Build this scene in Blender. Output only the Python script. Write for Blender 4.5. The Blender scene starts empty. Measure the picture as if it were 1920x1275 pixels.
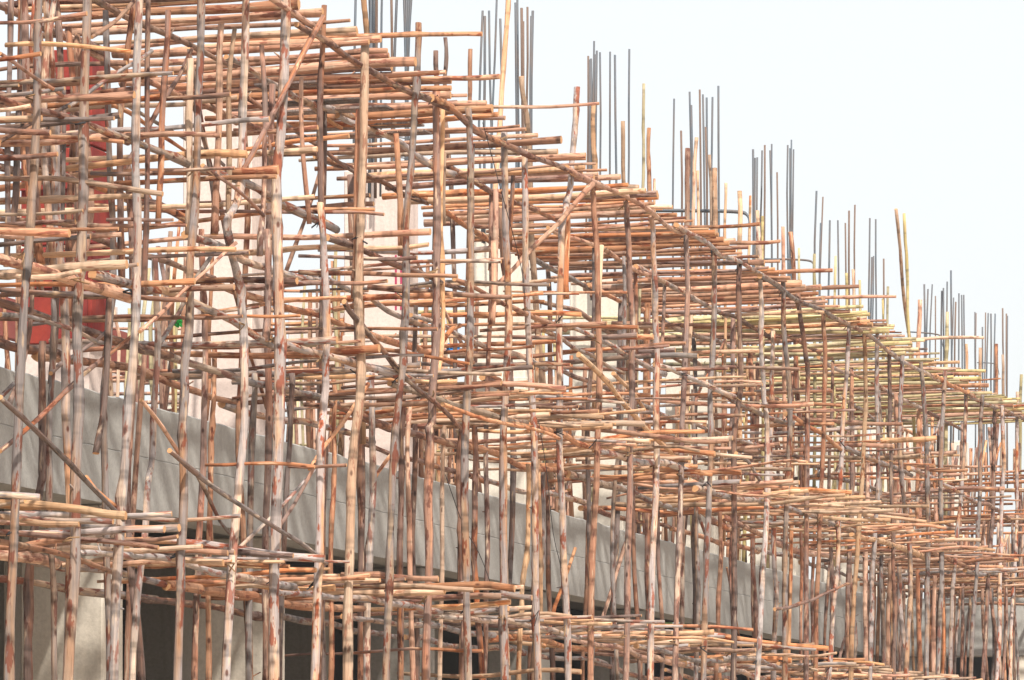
import bpy, math, random
from mathutils import Vector, Matrix, noise

random.seed(11)
rnd = random.random
def ru(a, b): return a + (b - a) * random.random()
def rg(m, s): return random.gauss(m, s)

# ------------------------------------------------------------------ camera, sky, sun, exposure
SC = bpy.context.scene
COL = SC.collection
F_PX, HX, HY, VPX = 8000.0, 960.0, 1555.0, 3300.0
EYE = 1.6
ANG = math.atan((VPX - HX) / F_PX)
CA, SA = math.cos(ANG), math.sin(ANG)

cam = bpy.data.cameras.new('camera')
cam.sensor_width = 36.0
cam.lens = 36.0 * F_PX / 1920.0
cam.shift_y = (HY - 637.5) / 1920.0
cam.clip_start, cam.clip_end = 0.5, 3000.0
cam_o = bpy.data.objects.new('camera', cam)
COL.objects.link(cam_o)
cam_o.location = (0, 0, EYE)
cam_o.rotation_euler = (math.pi / 2, 0, ANG)
SC.camera = cam_o

SUN_EL, SUN_AZ = math.radians(50), math.radians(31)      # azimuth from -Y towards +X
to_sun = Vector((math.sin(SUN_AZ) * math.cos(SUN_EL), -math.cos(SUN_AZ) * math.cos(SUN_EL), math.sin(SUN_EL)))
world = bpy.data.worlds.new('World')
SC.world = world
world.use_nodes = True
wn = world.node_tree
bg = wn.nodes['Background']
sky = wn.nodes.new('ShaderNodeTexSky')
sky.sky_type = 'NISHITA'
sky.sun_disc = False
sky.sun_elevation = SUN_EL
sky.sun_rotation = math.atan2(to_sun.x, to_sun.y)
sky.air_density = 1.0
sky.dust_density = 6.0
sky.ozone_density = 1.0
# bright white overcast veil over the blue
veil = wn.nodes.new('ShaderNodeMix')
veil.data_type = 'RGBA'
veil.inputs[0].default_value = 0.8
veil.inputs[7].default_value = (4.66, 4.74, 4.70, 1)
wn.links.new(sky.outputs[0], veil.inputs[6])
wn.links.new(veil.outputs[2], bg.inputs[0])
bg.inputs[1].default_value = 0.15

sl = bpy.data.lights.new('sun', 'SUN')
sl.energy = 4.3
sl.angle = math.radians(2.0)
sl.color = (1.0, 0.93, 0.82)
so = bpy.data.objects.new('sun', sl)
COL.objects.link(so)
so.rotation_euler = (-to_sun).to_track_quat('-Z', 'Y').to_euler()
so.location = (20, -20, 40)

vs = SC.view_settings
vs.view_transform = 'Standard'
vs.look = 'None'
vs.exposure = 0.65
vs.gamma = 1.0
vs.use_curve_mapping = False
SC.cycles.max_bounces = 6
SC.cycles.diffuse_bounces = 5
SC.cycles.use_denoising = True

# ------------------------------------------------------------------ where a pixel of the photo lies in the place
# building frame: +X out of the facade, +Y along it, away from the camera; D = metres left of the camera
def at(px, py, D):
    k = (px - HX) / F_PX
    u = D * (CA + k * SA) / (SA - k * CA)
    Z = u * CA + D * SA
    return Vector((-D, u, EYE + (HY - py) * Z / F_PX))
def at_u(px, py, u):
    k = (px - HX) / F_PX
    D = u * (SA - k * CA) / (CA + k * SA)
    Z = u * CA + D * SA
    return Vector((-D, u, EYE + (HY - py) * Z / F_PX))

# ------------------------------------------------------------------ materials
def mat(name):
    m = bpy.data.materials.new(name)
    m.use_nodes = True
    nt = m.node_tree
    b = nt.nodes['Principled BSDF']
    b.inputs['Roughness'].default_value = 0.75
    b.inputs['Specular IOR Level'].default_value = 0.25
    return m, nt, b
def N(nt, t, **kw):
    n = nt.nodes.new(t)
    for k, v in kw.items(): setattr(n, k, v)
    return n
def mixc(nt, fac, a, b, mode='MIX'):
    n = N(nt, 'ShaderNodeMix', data_type='RGBA', blend_type=mode)
    for s, v in ((0, fac), (6, a), (7, b)):
        if hasattr(v, 'is_linked') or hasattr(v, 'links'): nt.links.new(v, n.inputs[s])
        elif s == 0: n.inputs[0].default_value = v
        else: n.inputs[s].default_value = (*v, 1)
    return n.outputs[2]
def ramp(nt, src, stops):
    n = N(nt, 'ShaderNodeValToRGB')
    e = n.color_ramp.elements
    while len(e) < len(stops): e.new(0.5)
    for el, (p, v) in zip(e, stops):
        el.position = p
        el.color = (v, v, v, 1) if not isinstance(v, tuple) else (*v, 1)
    nt.links.new(src, n.inputs[0])
    return n.outputs[0]
def noisetex(nt, vec, scale, detail=3, rough=0.55):
    n = N(nt, 'ShaderNodeTexNoise')
    n.inputs['Scale'].default_value = scale
    n.inputs['Detail'].default_value = detail
    n.inputs['Roughness'].default_value = rough
    nt.links.new(vec, n.inputs['Vector'])
    return n.outputs[0]
def mapping(nt, vec, scale):
    n = N(nt, 'ShaderNodeMapping')
    n.inputs['Scale'].default_value = scale
    nt.links.new(vec, n.inputs['Vector'])
    return n.outputs[0]
def bump(nt, b, h, strength, dist):
    n = N(nt, 'ShaderNodeBump')
    n.inputs['Strength'].default_value = strength
    n.inputs['Distance'].default_value = dist
    nt.links.new(h, n.inputs['Height'])
    nt.links.new(n.outputs[0], b.inputs['Normal'])

def wood(name, base, alt, patch, patch_lo, knots=0.5, grey=None):
    """bark or peeled wood in the pole's own metres: streaks along it, patches of torn bark, knots"""
    m, nt, b = mat(name)
    tc = N(nt, 'ShaderNodeTexCoord').outputs['Object']
    oi = N(nt, 'ShaderNodeObjectInfo').outputs['Random']
    off = N(nt, 'ShaderNodeVectorMath', operation='MULTIPLY_ADD')
    cmb = N(nt, 'ShaderNodeCombineXYZ')
    for i in range(3): nt.links.new(oi, cmb.inputs[i])
    nt.links.new(cmb.outputs[0], off.inputs[0])
    off.inputs[1].default_value = (37, 71, 113)
    nt.links.new(tc, off.inputs[2])
    v = off.outputs[0]
    big = noisetex(nt, mapping(nt, v, (6, 6, 1.1)), 1.0, 2)
    c = mixc(nt, ramp(nt, big, [(0.35, 0.0), (0.68, 1.0)]), base, alt)
    if grey:
        g2 = noisetex(nt, mapping(nt, v, (9, 9, 0.9)), 1.3, 2)
        c = mixc(nt, ramp(nt, g2, [(0.40, 0.0), (0.55, 1.0)]), c, grey)
    streak = noisetex(nt, mapping(nt, v, (70, 70, 3.5)), 1.0, 3)
    c = mixc(nt, 1.0, c, ramp(nt, streak, [(0.25, 0.68), (0.7, 1.18)]), 'MULTIPLY')
    pn = noisetex(nt, mapping(nt, v, (15, 15, 4)), 1.0, 4, 0.62)
    pm = ramp(nt, pn, [(patch_lo, 0.0), (patch_lo + 0.03, 0.9)])
    c = mixc(nt, pm, c, patch)
    vor = N(nt, 'ShaderNodeTexVoronoi')
    vor.inputs['Scale'].default_value = 1.0
    nt.links.new(mapping(nt, v, (11, 11, 5.5)), vor.inputs['Vector'])
    km = ramp(nt, vor.outputs['Distance'], [(0.09, knots), (0.17, 0.0)])
    c = mixc(nt, km, c, (patch[0] * 0.4, patch[1] * 0.4, patch[2] * 0.4))
    # torn strips of paler wood, and the darker rings where twigs grew
    pl = noisetex(nt, mapping(nt, v, (24, 24, 3.2)), 1.0, 3, 0.6)
    c = mixc(nt, ramp(nt, pl, [(0.60, 0.0), (0.66, 0.7)]), c, (0.58, 0.40, 0.26))
    rg_ = noisetex(nt, mapping(nt, v, (1.5, 1.5, 9)), 1.0, 2, 0.6)
    c = mixc(nt, 1.0, c, ramp(nt, rg_, [(0.33, 0.55), (0.45, 1.0), (0.7, 1.12)]), 'MULTIPLY')
    # every pole a tone of its own
    tone = N(nt, 'ShaderNodeMapRange')
    tone.inputs['To Min'].default_value = 0.5
    tone.inputs['To Max'].default_value = 1.18
    nt.links.new(oi, tone.inputs[0])
    hs = N(nt, 'ShaderNodeHueSaturation')
    nt.links.new(tone.outputs[0], hs.inputs['Value'])
    sat = N(nt, 'ShaderNodeMath', operation='MULTIPLY_ADD')
    fr = N(nt, 'ShaderNodeMath', operation='FRACT')
    m7 = N(nt, 'ShaderNodeMath', operation='MULTIPLY')
    nt.links.new(oi, m7.inputs[0]); m7.inputs[1].default_value = 7.31
    nt.links.new(m7.outputs[0], fr.inputs[0])
    nt.links.new(fr.outputs[0], sat.inputs[0]); sat.inputs[1].default_value = 0.34; sat.inputs[2].default_value = 0.72
    nt.links.new(sat.outputs[0], hs.inputs['Saturation'])
    nt.links.new(c, hs.inputs['Color'])
    nt.links.new(hs.outputs[0], b.inputs['Base Color'])
    hsum = N(nt, 'ShaderNodeMath', operation='ADD')
    nt.links.new(streak, hsum.inputs[0]); nt.links.new(pn, hsum.inputs[1])
    bump(nt, b, hsum.outputs[0], 0.9, 0.010)
    return m

M = {}
M['bark'] = wood('mottled_grey_bark', (0.37, 0.185, 0.095), (0.47, 0.34, 0.245), (0.22, 0.05, 0.018), 0.55, 0.9, grey=(0.31, 0.26, 0.25))
M['bark_brown'] = wood('red_brown_bark', (0.30, 0.093, 0.036), (0.38, 0.18, 0.088), (0.11, 0.03, 0.014), 0.56, 0.9, grey=(0.21, 0.125, 0.10))
M['peeled'] = wood('peeled_pink_wood', (0.39, 0.145, 0.062), (0.49, 0.26, 0.148), (0.22, 0.052, 0.018), 0.575, 0.85)
M['pale'] = wood('pale_tan_wood', (0.46, 0.245, 0.125), (0.53, 0.355, 0.225), (0.30, 0.105, 0.038), 0.59, 0.85)
M['green'] = wood('green_yellow_wood', (0.42, 0.33, 0.14), (0.52, 0.43, 0.22), (0.30, 0.16, 0.07), 0.63, 0.4)
M['dark'] = wood('dark_wood', (0.16, 0.075, 0.048), (0.24, 0.135, 0.095), (0.10, 0.04, 0.022), 0.6, 0.7, grey=(0.19, 0.145, 0.135))
m, nt, b = mat('cut_wood')
tc = N(nt, 'ShaderNodeTexCoord').outputs['Object']
nt.links.new(mixc(nt, noisetex(nt, mapping(nt, tc, (40, 40, 40)), 1.0), (0.52, 0.32, 0.17), (0.42, 0.20, 0.09)), b.inputs['Base Color'])
M['cut'] = m

def concrete(name, c1, c2, stain, board=0.0, coarse=1.0, drip=0.5):
    m, nt, b = mat(name)
    tc = N(nt, 'ShaderNodeTexCoord').outputs['Object']
    n1 = noisetex(nt, mapping(nt, tc, (0.8, 0.8, 0.8)), 1.0 * coarse, 5, 0.6)
    c = mixc(nt, ramp(nt, n1, [(0.3, 0.0), (0.7, 1.0)]), c1, c2)
    n2 = noisetex(nt, mapping(nt, tc, (5, 5, 0.5)), 1.0, 4, 0.65)
    c = mixc(nt, ramp(nt, n2, [(0.55, 0.0), (0.75, drip)]), c, stain)
    n3 = noisetex(nt, mapping(nt, tc, (30, 30, 30)), 1.0, 4, 0.7)
    c = mixc(nt, 1.0, c, ramp(nt, n3, [(0.3, 0.86), (0.7, 1.08)]), 'MULTIPLY')
    nt.links.new(c, b.inputs['Base Color'])
    b.inputs['Roughness'].default_value = 0.9
    bump(nt, b, n3, 0.35, 0.01)
    return m
M['concrete'] = concrete('grey_concrete', (0.29, 0.288, 0.28), (0.39, 0.385, 0.375), (0.22, 0.21, 0.195), drip=0.5)
M['concrete_dark'] = concrete('dark_concrete', (0.20, 0.19, 0.17), (0.27, 0.25, 0.23), (0.13, 0.12, 0.10))  # plain concrete in a darker grey than the beam
M['concrete_pink'] = concrete('pinkish_column_concrete', (0.55, 0.45, 0.41), (0.63, 0.54, 0.50), (0.40, 0.32, 0.30), drip=0.6)
M['concrete_cream'] = concrete('cream_column_concrete', (0.58, 0.53, 0.46), (0.66, 0.62, 0.55), (0.44, 0.39, 0.33), drip=0.6)
M['plaster'] = concrete('rough_column_plaster', (0.50, 0.45, 0.385), (0.60, 0.555, 0.49), (0.32, 0.29, 0.255), coarse=2.0)
M['interior'] = concrete('shade_black_interior', (0.012, 0.011, 0.01), (0.02, 0.018, 0.015), (0.01, 0.009, 0.008))  # near-black colour paints the indoor shade onto the walls
M['red_steel'] = concrete('red_painted_form_steel', (0.16, 0.02, 0.023), (0.27, 0.038, 0.024), (0.09, 0.03, 0.035), coarse=3.0)
M['maroon'] = concrete('maroon_form_board', (0.22, 0.055, 0.05), (0.28, 0.08, 0.06), (0.15, 0.05, 0.04), coarse=2.0)
M['soil'] = concrete('dry_soil', (0.44, 0.35, 0.26), (0.50, 0.41, 0.32), (0.36, 0.28, 0.20), coarse=0.3)
m, nt, b = mat('rebar_steel')
tc = N(nt, 'ShaderNodeTexCoord').outputs['Object']
nt.links.new(mixc(nt, ramp(nt, noisetex(nt, mapping(nt, tc, (9, 9, 1.5)), 1.0), [(0.45, 0.0), (0.7, 1.0)]), (0.10, 0.12, 0.145), (0.15, 0.115, 0.10)), b.inputs['Base Color'])
b.inputs['Metallic'].default_value = 0.4
b.inputs['Roughness'].default_value = 0.55
wv = N(nt, 'ShaderNodeTexWave', bands_direction='Z')
wv.inputs['Scale'].default_value = 30
nt.links.new(tc, wv.inputs['Vector'])
bump(nt, b, wv.outputs[0], 0.4, 0.004)
M['rebar'] = m
M['rebar_rust'] = concrete('rusty_rebar', (0.13, 0.085, 0.065), (0.17, 0.12, 0.10), (0.09, 0.055, 0.04))
def plain(name, c, c2=None):
    m, nt, b = mat(name)
    tc = N(nt, 'ShaderNodeTexCoord').outputs['Object']
    nt.links.new(mixc(nt, noisetex(nt, mapping(nt, tc, (7, 7, 7)), 1.0), c, c2 or tuple(x * 0.7 for x in c)), b.inputs['Base Color'])
    return m
M['wire'] = plain('black_wire', (0.03, 0.03, 0.035))
M['rope'] = plain('tie_rope', (0.28, 0.17, 0.09))
M['blue'] = plain('blue_plastic', (0.03, 0.22, 0.60))
M['greenbag'] = plain('green_plastic', (0.02, 0.40, 0.06))
M['stripe'] = plain('magenta_paint', (0.42, 0.04, 0.11))
M['leaf'] = plain('leaf_green', (0.07, 0.13, 0.025), (0.04, 0.08, 0.02))
M['trunk'] = plain('tree_bark', (0.15, 0.11, 0.08))

# ------------------------------------------------------------------ object helpers
def tag(o, label=None, cat=None, group=None, kind=None):
    if label: o['label'] = label
    if cat: o['category'] = cat
    if group: o['group'] = group
    if kind: o['kind'] = kind
    return o
def thing(name, loc, label, cat, group=None):
    o = bpy.data.objects.new(name, None)
    o.empty_display_size = 0.3
    COL.objects.link(o)
    o.location = loc
    return tag(o, label, cat, group)
def link(name, me, parent=None, matrix=None):
    o = bpy.data.objects.new(name, me)
    COL.objects.link(o)
    mw = matrix or Matrix.Identity(4)
    if parent is not None:
        o.parent = parent
        chain, p = Vector((0, 0, 0)), parent
        while p is not None:
            chain += p.location
            p = p.parent
        mw = Matrix.Translation(-chain) @ mw
    o.matrix_local = mw
    return o
def catmull(pts, t):
    n = len(pts) - 1
    s = min(int(t * n), n - 1)
    f = t * n - s
    p1, p2 = pts[s], pts[s + 1]
    p0 = pts[s - 1] if s > 0 else p1 * 2 - p2
    p3 = pts[s + 2] if s + 2 <= n else p2 * 2 - p1
    return 0.5 * (2 * p1 + (p2 - p0) * f + (2 * p0 - 5 * p1 + 4 * p2 - p3) * f * f + (3 * p1 - p0 - 3 * p2 + p3) * f ** 3)

def pole(name, pts, r0, r1, material, parent=None, wob=1.0, ring=0.25, sides=7, rough=1.0):
    """one crooked pole through the given points, origin at its first end, local Z along it"""
    pts = [Vector(p) for p in pts]
    if rough: r0 *= 0.9; r1 *= 0.86
    p0 = pts[0]
    axis = pts[-1] - p0
    L = axis.length
    q = axis.to_track_quat('Z', 'Y').to_matrix()
    qi = q.transposed()
    loc = [qi @ (p - p0) for p in pts]
    nr = max(4, min(46, int(L / ring) + 1))
    ph = [ru(0, 6.28) for _ in range(4)]
    fr = [ru(0.7, 1.5), ru(1.8, 3.4)]
    amp = [wob * min(0.035, 0.009 * L) * ru(0.4, 1.6), wob * 0.010 * ru(0.3, 1.5)]
    seed = Vector((ru(0, 100), ru(0, 100), ru(0, 100)))
    vs_, fs = [], []
    a0 = ru(0, 6.28)
    bend_at = [ru(0.1, 0.9) for _ in range(2)]
    for i in range(nr):
        t = i / (nr - 1)
        c = catmull(loc, t)
        e = math.sin(math.pi * t) ** 0.5 if 0 < t < 1 else 0
        z = t * L
        dx = e * (amp[0] * math.sin(fr[0] * z * 1.4 + ph[0]) + amp[1] * math.sin(fr[1] * z * 1.9 + ph[1]))
        dy = e * (amp[0] * math.sin(fr[0] * z * 1.2 + ph[2]) + amp[1] * math.sin(fr[1] * z * 1.6 + ph[3]))
        r = r0 + (r1 - r0) * t
        r *= 1 + 0.15 * rough * noise.noise(seed + Vector((0, 0, z * 2.3)))
        for k in range(sides):
            a = a0 + 2 * math.pi * k / sides
            w = r * (1 + 0.24 * rough * noise.noise(seed + Vector((math.cos(a) * 1.2, math.sin(a) * 1.2, z * 4.5))))
            if rough and rnd() < 0.03: w *= ru(1.2, 1.55)          # a knot
            vs_.append((c.x + dx + math.cos(a) * w, c.y + dy + math.sin(a) * w, c.z))
    for i in range(nr - 1):
        for k in range(sides):
            k2 = (k + 1) % sides
            fs.append((i * sides + k, i * sides + k2, (i + 1) * sides + k2, (i + 1) * sides + k))
    nside = len(fs)
    fs.append(tuple(range(sides - 1, -1, -1)))
    fs.append(tuple((nr - 1) * sides + k for k in range(sides)))
    # broken twig stubs
    if rough and L > 1.2 and r0 > 0.02:
        for _ in range(int(L * ru(0.1, 0.5))):
            i = random.randrange(1, nr - 1)
            k = random.randrange(sides)
            bse = [i * sides + k, i * sides + (k + 1) % sides, (i + 1) * sides + (k + 1) % sides if i + 1 < nr else i * sides]
            ctr = sum((Vector(vs_[x]) for x in bse), Vector()) / 3
            cen = catmull(loc, i / (nr - 1))
            out = Vector((ctr.x - cen.x, ctr.y - cen.y, 0))
            if out.length < 1e-4: continue
            out.normalize()
            h = ru(0.02, 0.07)
            rr = r0 * 0.3
            n0 = len(vs_)
            zz = Vector((0, 0, 1)); side = out.cross(zz)
            for s_ in range(3):
                a = s_ * 2.094
                vs_.append(tuple(ctr - out * rr + (zz * math.sin(a) + side * math.cos(a)) * rr))
            tipv = ctr + out * h + zz * ru(-0.02, 0.05)
            for s_ in range(3):
                a = s_ * 2.094
                vs_.append(tuple(tipv + (zz * math.sin(a) + side * math.cos(a)) * rr * 0.55))
            for s_ in range(3):
                s2 = (s_ + 1) % 3
                fs.append((n0 + s_, n0 + s2, n0 + 3 + s2, n0 + 3 + s_))
            fs.append((n0 + 3, n0 + 4, n0 + 5))
    me = bpy.data.meshes.new(name)
    me.from_pydata(vs_, [], fs)
    me.materials.append(M[material] if isinstance(material, str) else material)
    if rough: me.materials.append(M['cut'])
    sm = [True] * len(me.polygons)
    sm[nside] = sm[nside + 1] = False
    me.polygons.foreach_set('use_smooth', sm)
    if rough:
        me.polygons[nside].material_index = 1
        me.polygons[nside + 1].material_index = 1
    me.update()
    mw = Matrix.Translation(p0) @ q.to_4x4()
    return link(name, me, parent, mw)

def px_r(w, p):
    """radius in metres of a pole that is w photo pixels wide at the place p"""
    Z = p.y * CA - p.x * SA
    return 0.5 * w * Z / F_PX
def pick(*ch):
    s = sum(w for _, w in ch); x = rnd() * s
    for n, w in ch:
        x -= w
        if x <= 0: return n
    return ch[-1][0]

def box_mesh(name, lo, hi, material, cuts=(0, 0, 0), bev=0.0, jit=0.0):
    import bmesh
    bm = bmesh.new()
    bmesh.ops.create_cube(bm, size=1.0)
    c = [(a + b_) / 2 for a, b_ in zip(lo, hi)]
    s = [b_ - a for a, b_ in zip(lo, hi)]
    for v in bm.verts:
        v.co = Vector((v.co.x * s[0], v.co.y * s[1], v.co.z * s[2]))
    if bev: bmesh.ops.bevel(bm, geom=bm.edges[:], offset=bev, segments=1, affect='EDGES')
    me = bpy.data.meshes.new(name)
    bm.to_mesh(me); bm.free()
    me.materials.append(M[material])
    return me, Matrix.Translation(c)
def box(name, lo, hi, material, parent=None, bev=0.0):
    me, mw = box_mesh(name, lo, hi, material, bev=bev)
    return link(name, me, parent, mw)

# ------------------------------------------------------------------ ground
def sheet(name, x0, x1, y0, y1, z, material):
    me = bpy.data.meshes.new(name)
    me.from_pydata([(x0, y0, z), (x1, y0, z), (x1, y1, z), (x0, y1, z)], [], [(0, 1, 2, 3)])
    me.materials.append(M[material])
    return link(name, me)
tag(sheet('ground', -900, 900, -200, 1800, 0.0, 'soil'), kind='structure')

# ------------------------------------------------------------------ the concrete building
D_F = 12.8                                     # beam face
Z_BB, Z_BT = EYE + 2.63, EYE + 3.52            # beam underside and top
U0, U1 = 17.0, 66.0
bld = thing('concrete_building', (-16, 40, 0), 'unfinished grey concrete building with a long edge beam behind the pole scaffold', 'building')
# edge beam: a strip cut into pours, each a little off the next
ub = [U0]
while ub[-1] < U1 - 3: ub.append(ub[-1] + ru(2.6, 3.6))
ub[-1] = U1
for a, c in zip(ub, ub[1:]):
    e = ru(-0.012, 0.012)
    # ragged top edge
    n = 14
    vs_, fs = [], []
    for i in range(n + 1):
        y = a + 0.004 + (c - a - 0.008) * i / n
        zt = Z_BT + 0.02 * noise.noise(Vector((y * 2.1, 3, 0))) + 0.015 * noise.noise(Vector((y * 7, 9, 0)))
        zm = (Z_BB + Z_BT) / 2 + ru(-0.004, 0.004)
        x = -D_F + e
        for (xx, zz) in ((x, Z_BB), (x + 0.004, zm - 0.008), (x - 0.012, zm), (x - 0.006, zm + 0.008), (x - 0.008, zt - 0.015), (x - 0.03, zt), (x - 0.35, zt), (x - 0.35, Z_BB)):
            vs_.append((xx, y, zz))
    for i in range(n):
        for k in range(8):
            k2 = (k + 1) % 8
            fs.append((i * 8 + k, (i + 1) * 8 + k, (i + 1) * 8 + k2, i * 8 + k2))
    fs.append(tuple(range(8)))
    fs.append(tuple(n * 8 + k for k in range(7, -1, -1)))
    me = bpy.data.meshes.new('edge_beam')
    me.from_pydata(vs_, [], fs)
    me.materials.append(M['concrete'])
    link('edge_beam', me, bld)
box('floor_slab', (-21, U0, Z_BT - 0.22), (-D_F - 0.36, U1, Z_BT - 0.06), 'concrete_dark', bld)
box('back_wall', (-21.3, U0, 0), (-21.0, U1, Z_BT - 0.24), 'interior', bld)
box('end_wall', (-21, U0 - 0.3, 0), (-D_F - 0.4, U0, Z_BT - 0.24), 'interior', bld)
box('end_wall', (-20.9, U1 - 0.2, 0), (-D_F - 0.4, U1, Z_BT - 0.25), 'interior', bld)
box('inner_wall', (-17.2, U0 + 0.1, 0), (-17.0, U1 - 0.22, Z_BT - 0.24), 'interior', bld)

def column_u(px, D): return at(px, 800, D).y
COLX = [-340, 118, 432, 722, 945, 1128, 1300, 1452, 1578, 1668, 1768]
DC = 13.0
for i, x in enumerate(COLX):
    u = column_u(x + 40, DC)
    # ground floor pier
    g = 'plaster' if i in (1, 2) else ('concrete_dark' if i > 2 else 'plaster')
    wv_ = 0.72 if i in (1, 2) else 0.6
    box('ground_pier', (-DC - wv_ + 0.16, u, 0), (-DC + 0.16, u + 0.45, Z_BB - 0.004), g, bld, bev=0.015)
    # upper column
    if i == 1: continue
    cm = 'concrete_pink' if i < 4 else 'concrete_cream'
    box('upper_column', (-DC - 0.66, u, Z_BT - 0.05), (-DC, u + 0.40, EYE + 6.62), cm, bld, bev=0.012)
    # pour joint lip
    box('pour_joint', (-DC - 0.672, u - 0.012, EYE + 4.9), (-DC + 0.012, u + 0.412, EYE + 4.96), cm, bld, bev=0.004)
    if i == 3:
        for dx in (0.045, 0.10):
            box('paint_stripe', (-DC - dx - 0.02, u - 0.004, EYE + 5.2), (-DC - dx, u - 0.001, EYE + 5.75), 'stripe', bld)
for i, x in enumerate(COLX):
    u = column_u(x + 40, DC)
    for d in (16.6, 19.6):
        box('upper_column', (-d - 0.62, u, Z_BT - 0.05), (-d, u + 0.40, EYE + 6.5), 'concrete_pink' if (i + int(d)) % 3 == 0 else 'concrete_cream', bld, bev=0.012)
    box('inner_pier', (-15.9, u, 0), (-15.4, u + 0.45, Z_BB + 0.3), 'concrete_dark', bld)
# far side: maroon form boards on the far beam, lined up in lengths
yy = U0 + 2
while yy < U1 - 2:
    l = ru(1.8, 2.6)
    if rnd() < 0.8:
        box('form_board', (-18.1, yy, EYE + 5.25 + ru(-.03, .03)), (-18.0, yy + l - 0.03, EYE + 5.72 + ru(-.05, .03)), 'maroon', bld)
    if rnd() < 0.7:
        box('form_board', (-15.2, yy, EYE + 3.62), (-15.1, yy + l - 0.03, EYE + 4.0 + ru(-.05, .05)), 'maroon', bld)
    yy += l
# the low wing that closes the view at the far end
WY = 64.2
box('wing_beam', (-D_F + 0.3, WY, Z_BB), (-5.0, WY + 0.4, Z_BT), 'concrete', bld, bev=0.01)
box('wing_roof', (-D_F + 0.3, WY + 0.41, Z_BT - 0.2), (-5.0, WY + 6, Z_BT - 0.05), 'concrete_dark', bld)
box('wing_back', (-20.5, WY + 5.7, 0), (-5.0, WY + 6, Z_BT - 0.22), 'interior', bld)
for x in (-D_F + 0.3, -10.9, -8.6):
    box('wing_pier', (x, WY + 0.03, 0), (x + (0.9 if x > -11 else .5), WY + 0.5, Z_BB - 0.004), 'concrete_cream' if x > -11 else 'concrete', bld, bev=0.01)

# red steel form round the column next to the left border
u = column_u(172, DC)
rf = thing('column_formwork', (-DC - 0.3, u, Z_BT), 'tall red painted steel column form behind the scaffold at the left edge', 'formwork')
for k in range(3):
    z0 = EYE + 3.95 + k * 0.80
    box('form_panel', (-DC - 0.60, u - 0.05, z0), (-DC - 0.02, u - 0.01, z0 + 0.785), 'red_steel', rf, bev=0.008)
    box('form_panel', (-DC - 0.018, u - 0.05, z0), (-DC + 0.022, u + 0.36, z0 + 0.785), 'red_steel', rf, bev=0.008)
    for zz in (z0 + 0.45,):
        box('stiffener', (-DC - 0.60, u - 0.085, zz), (-DC - 0.02, u - 0.052, zz + 0.035), 'red_steel', rf)
box('form_core', (-DC - 0.58, u - 0.008, Z_BT), (-DC - 0.02, u + 0.34, EYE + 6.3), 'concrete_pink', rf)

# ------------------------------------------------------------------ rebar standing on the columns
REB = [
 (13.1, [(668, -60), (691, -80), (696, -90), (700, -70), (706, -100), (718, -90), (733, -60), (747, -80), (755, -90), (763, -60), (768, -75), (775, -70)],
  'leftmost bundle of steel bars rising above the top platform and out of the photo'),
 (13.1, [(905, 20), (909, 30), (917, 20), (932, -20), (938, 35), (967, 5), (970, -5), (978, 15), (981, 40), (989, 13), (999, 20), (996, 30)],
  'second bundle of steel bars from the left, beside a long pole'),
 (13.1, [(1103, 105), (1106, 112), (1108, 110), (1114, 77), (1119, 95), (1117, 102), (1125, 98), (1144, 97), (1153, 103), (1180, 92)],
  'third bundle of steel bars from the left, one tall bar on its right'),
 (13.1, [(1264, 185), (1277, 245), (1293, 172), (1296, 197), (1312, 168), (1318, 177), (1323, 238), (1325, 183), (1336, 182), (1347, 161)],
  'bundle of steel bars above the big bent black hoop on the skyline'),
 (13.1, [(1412, 280), (1416, 296), (1420, 295), (1429, 282), (1434, 272), (1444, 282), (1447, 270), (1457, 323), (1477, 272), (1481, 278), (1484, 262), (1488, 280)],
  'bundle of steel bars with its right hand bars leaning together, mid slope on the skyline'),
 (13.1, [(1531, 358), (1543, 369), (1539, 418), (1556, 413), (1571, 413), (1585, 418), (1592, 395), (1603, 384)],
  'loose spread of thin steel bars left of the pair of tall crossed pale poles'),
 (13.1, [(1631, 409), (1642, 411), (1635, 482), (1638, 480), (1657, 485)],
  'sparse bundle of five steel bars just left of the two long pale leaning poles'),
 (13.1, [(1733, 533), (1740, 542), (1748, 533), (1754, 555), (1766, 545), (1769, 540), (1776, 528), (1783, 507), (1788, 558), (1792, 566), (1798, 550), (1803, 553), (1807, 553)],
  'wide bundle of short steel bars just right of the long pale leaning poles'),
 (13.1, [(1828, 585), (1830, 587), (1842, 613), (1848, 586), (1853, 587), (1858, 588), (1866, 588), (1880, 578), (1887, 588), (1889, 592)],
  'rightmost bundle of steel bars at the far end of the skyline'),
]
def tube(name, pts, r, material, parent=None, sides=6, ring=0.6):
    return pole(name, pts, r, r, material, parent, wob=0.25, ring=ring, sides=sides, rough=0)
HOOPS = {3: (1222, 395, 1398, 395, 0.022), 4: (1432, 486, 1522, 487, 0.014), 7: (1700, 622, 1762, 626, 0.012), 8: (1832, 680, 1868, 681, 0.01)}
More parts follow.
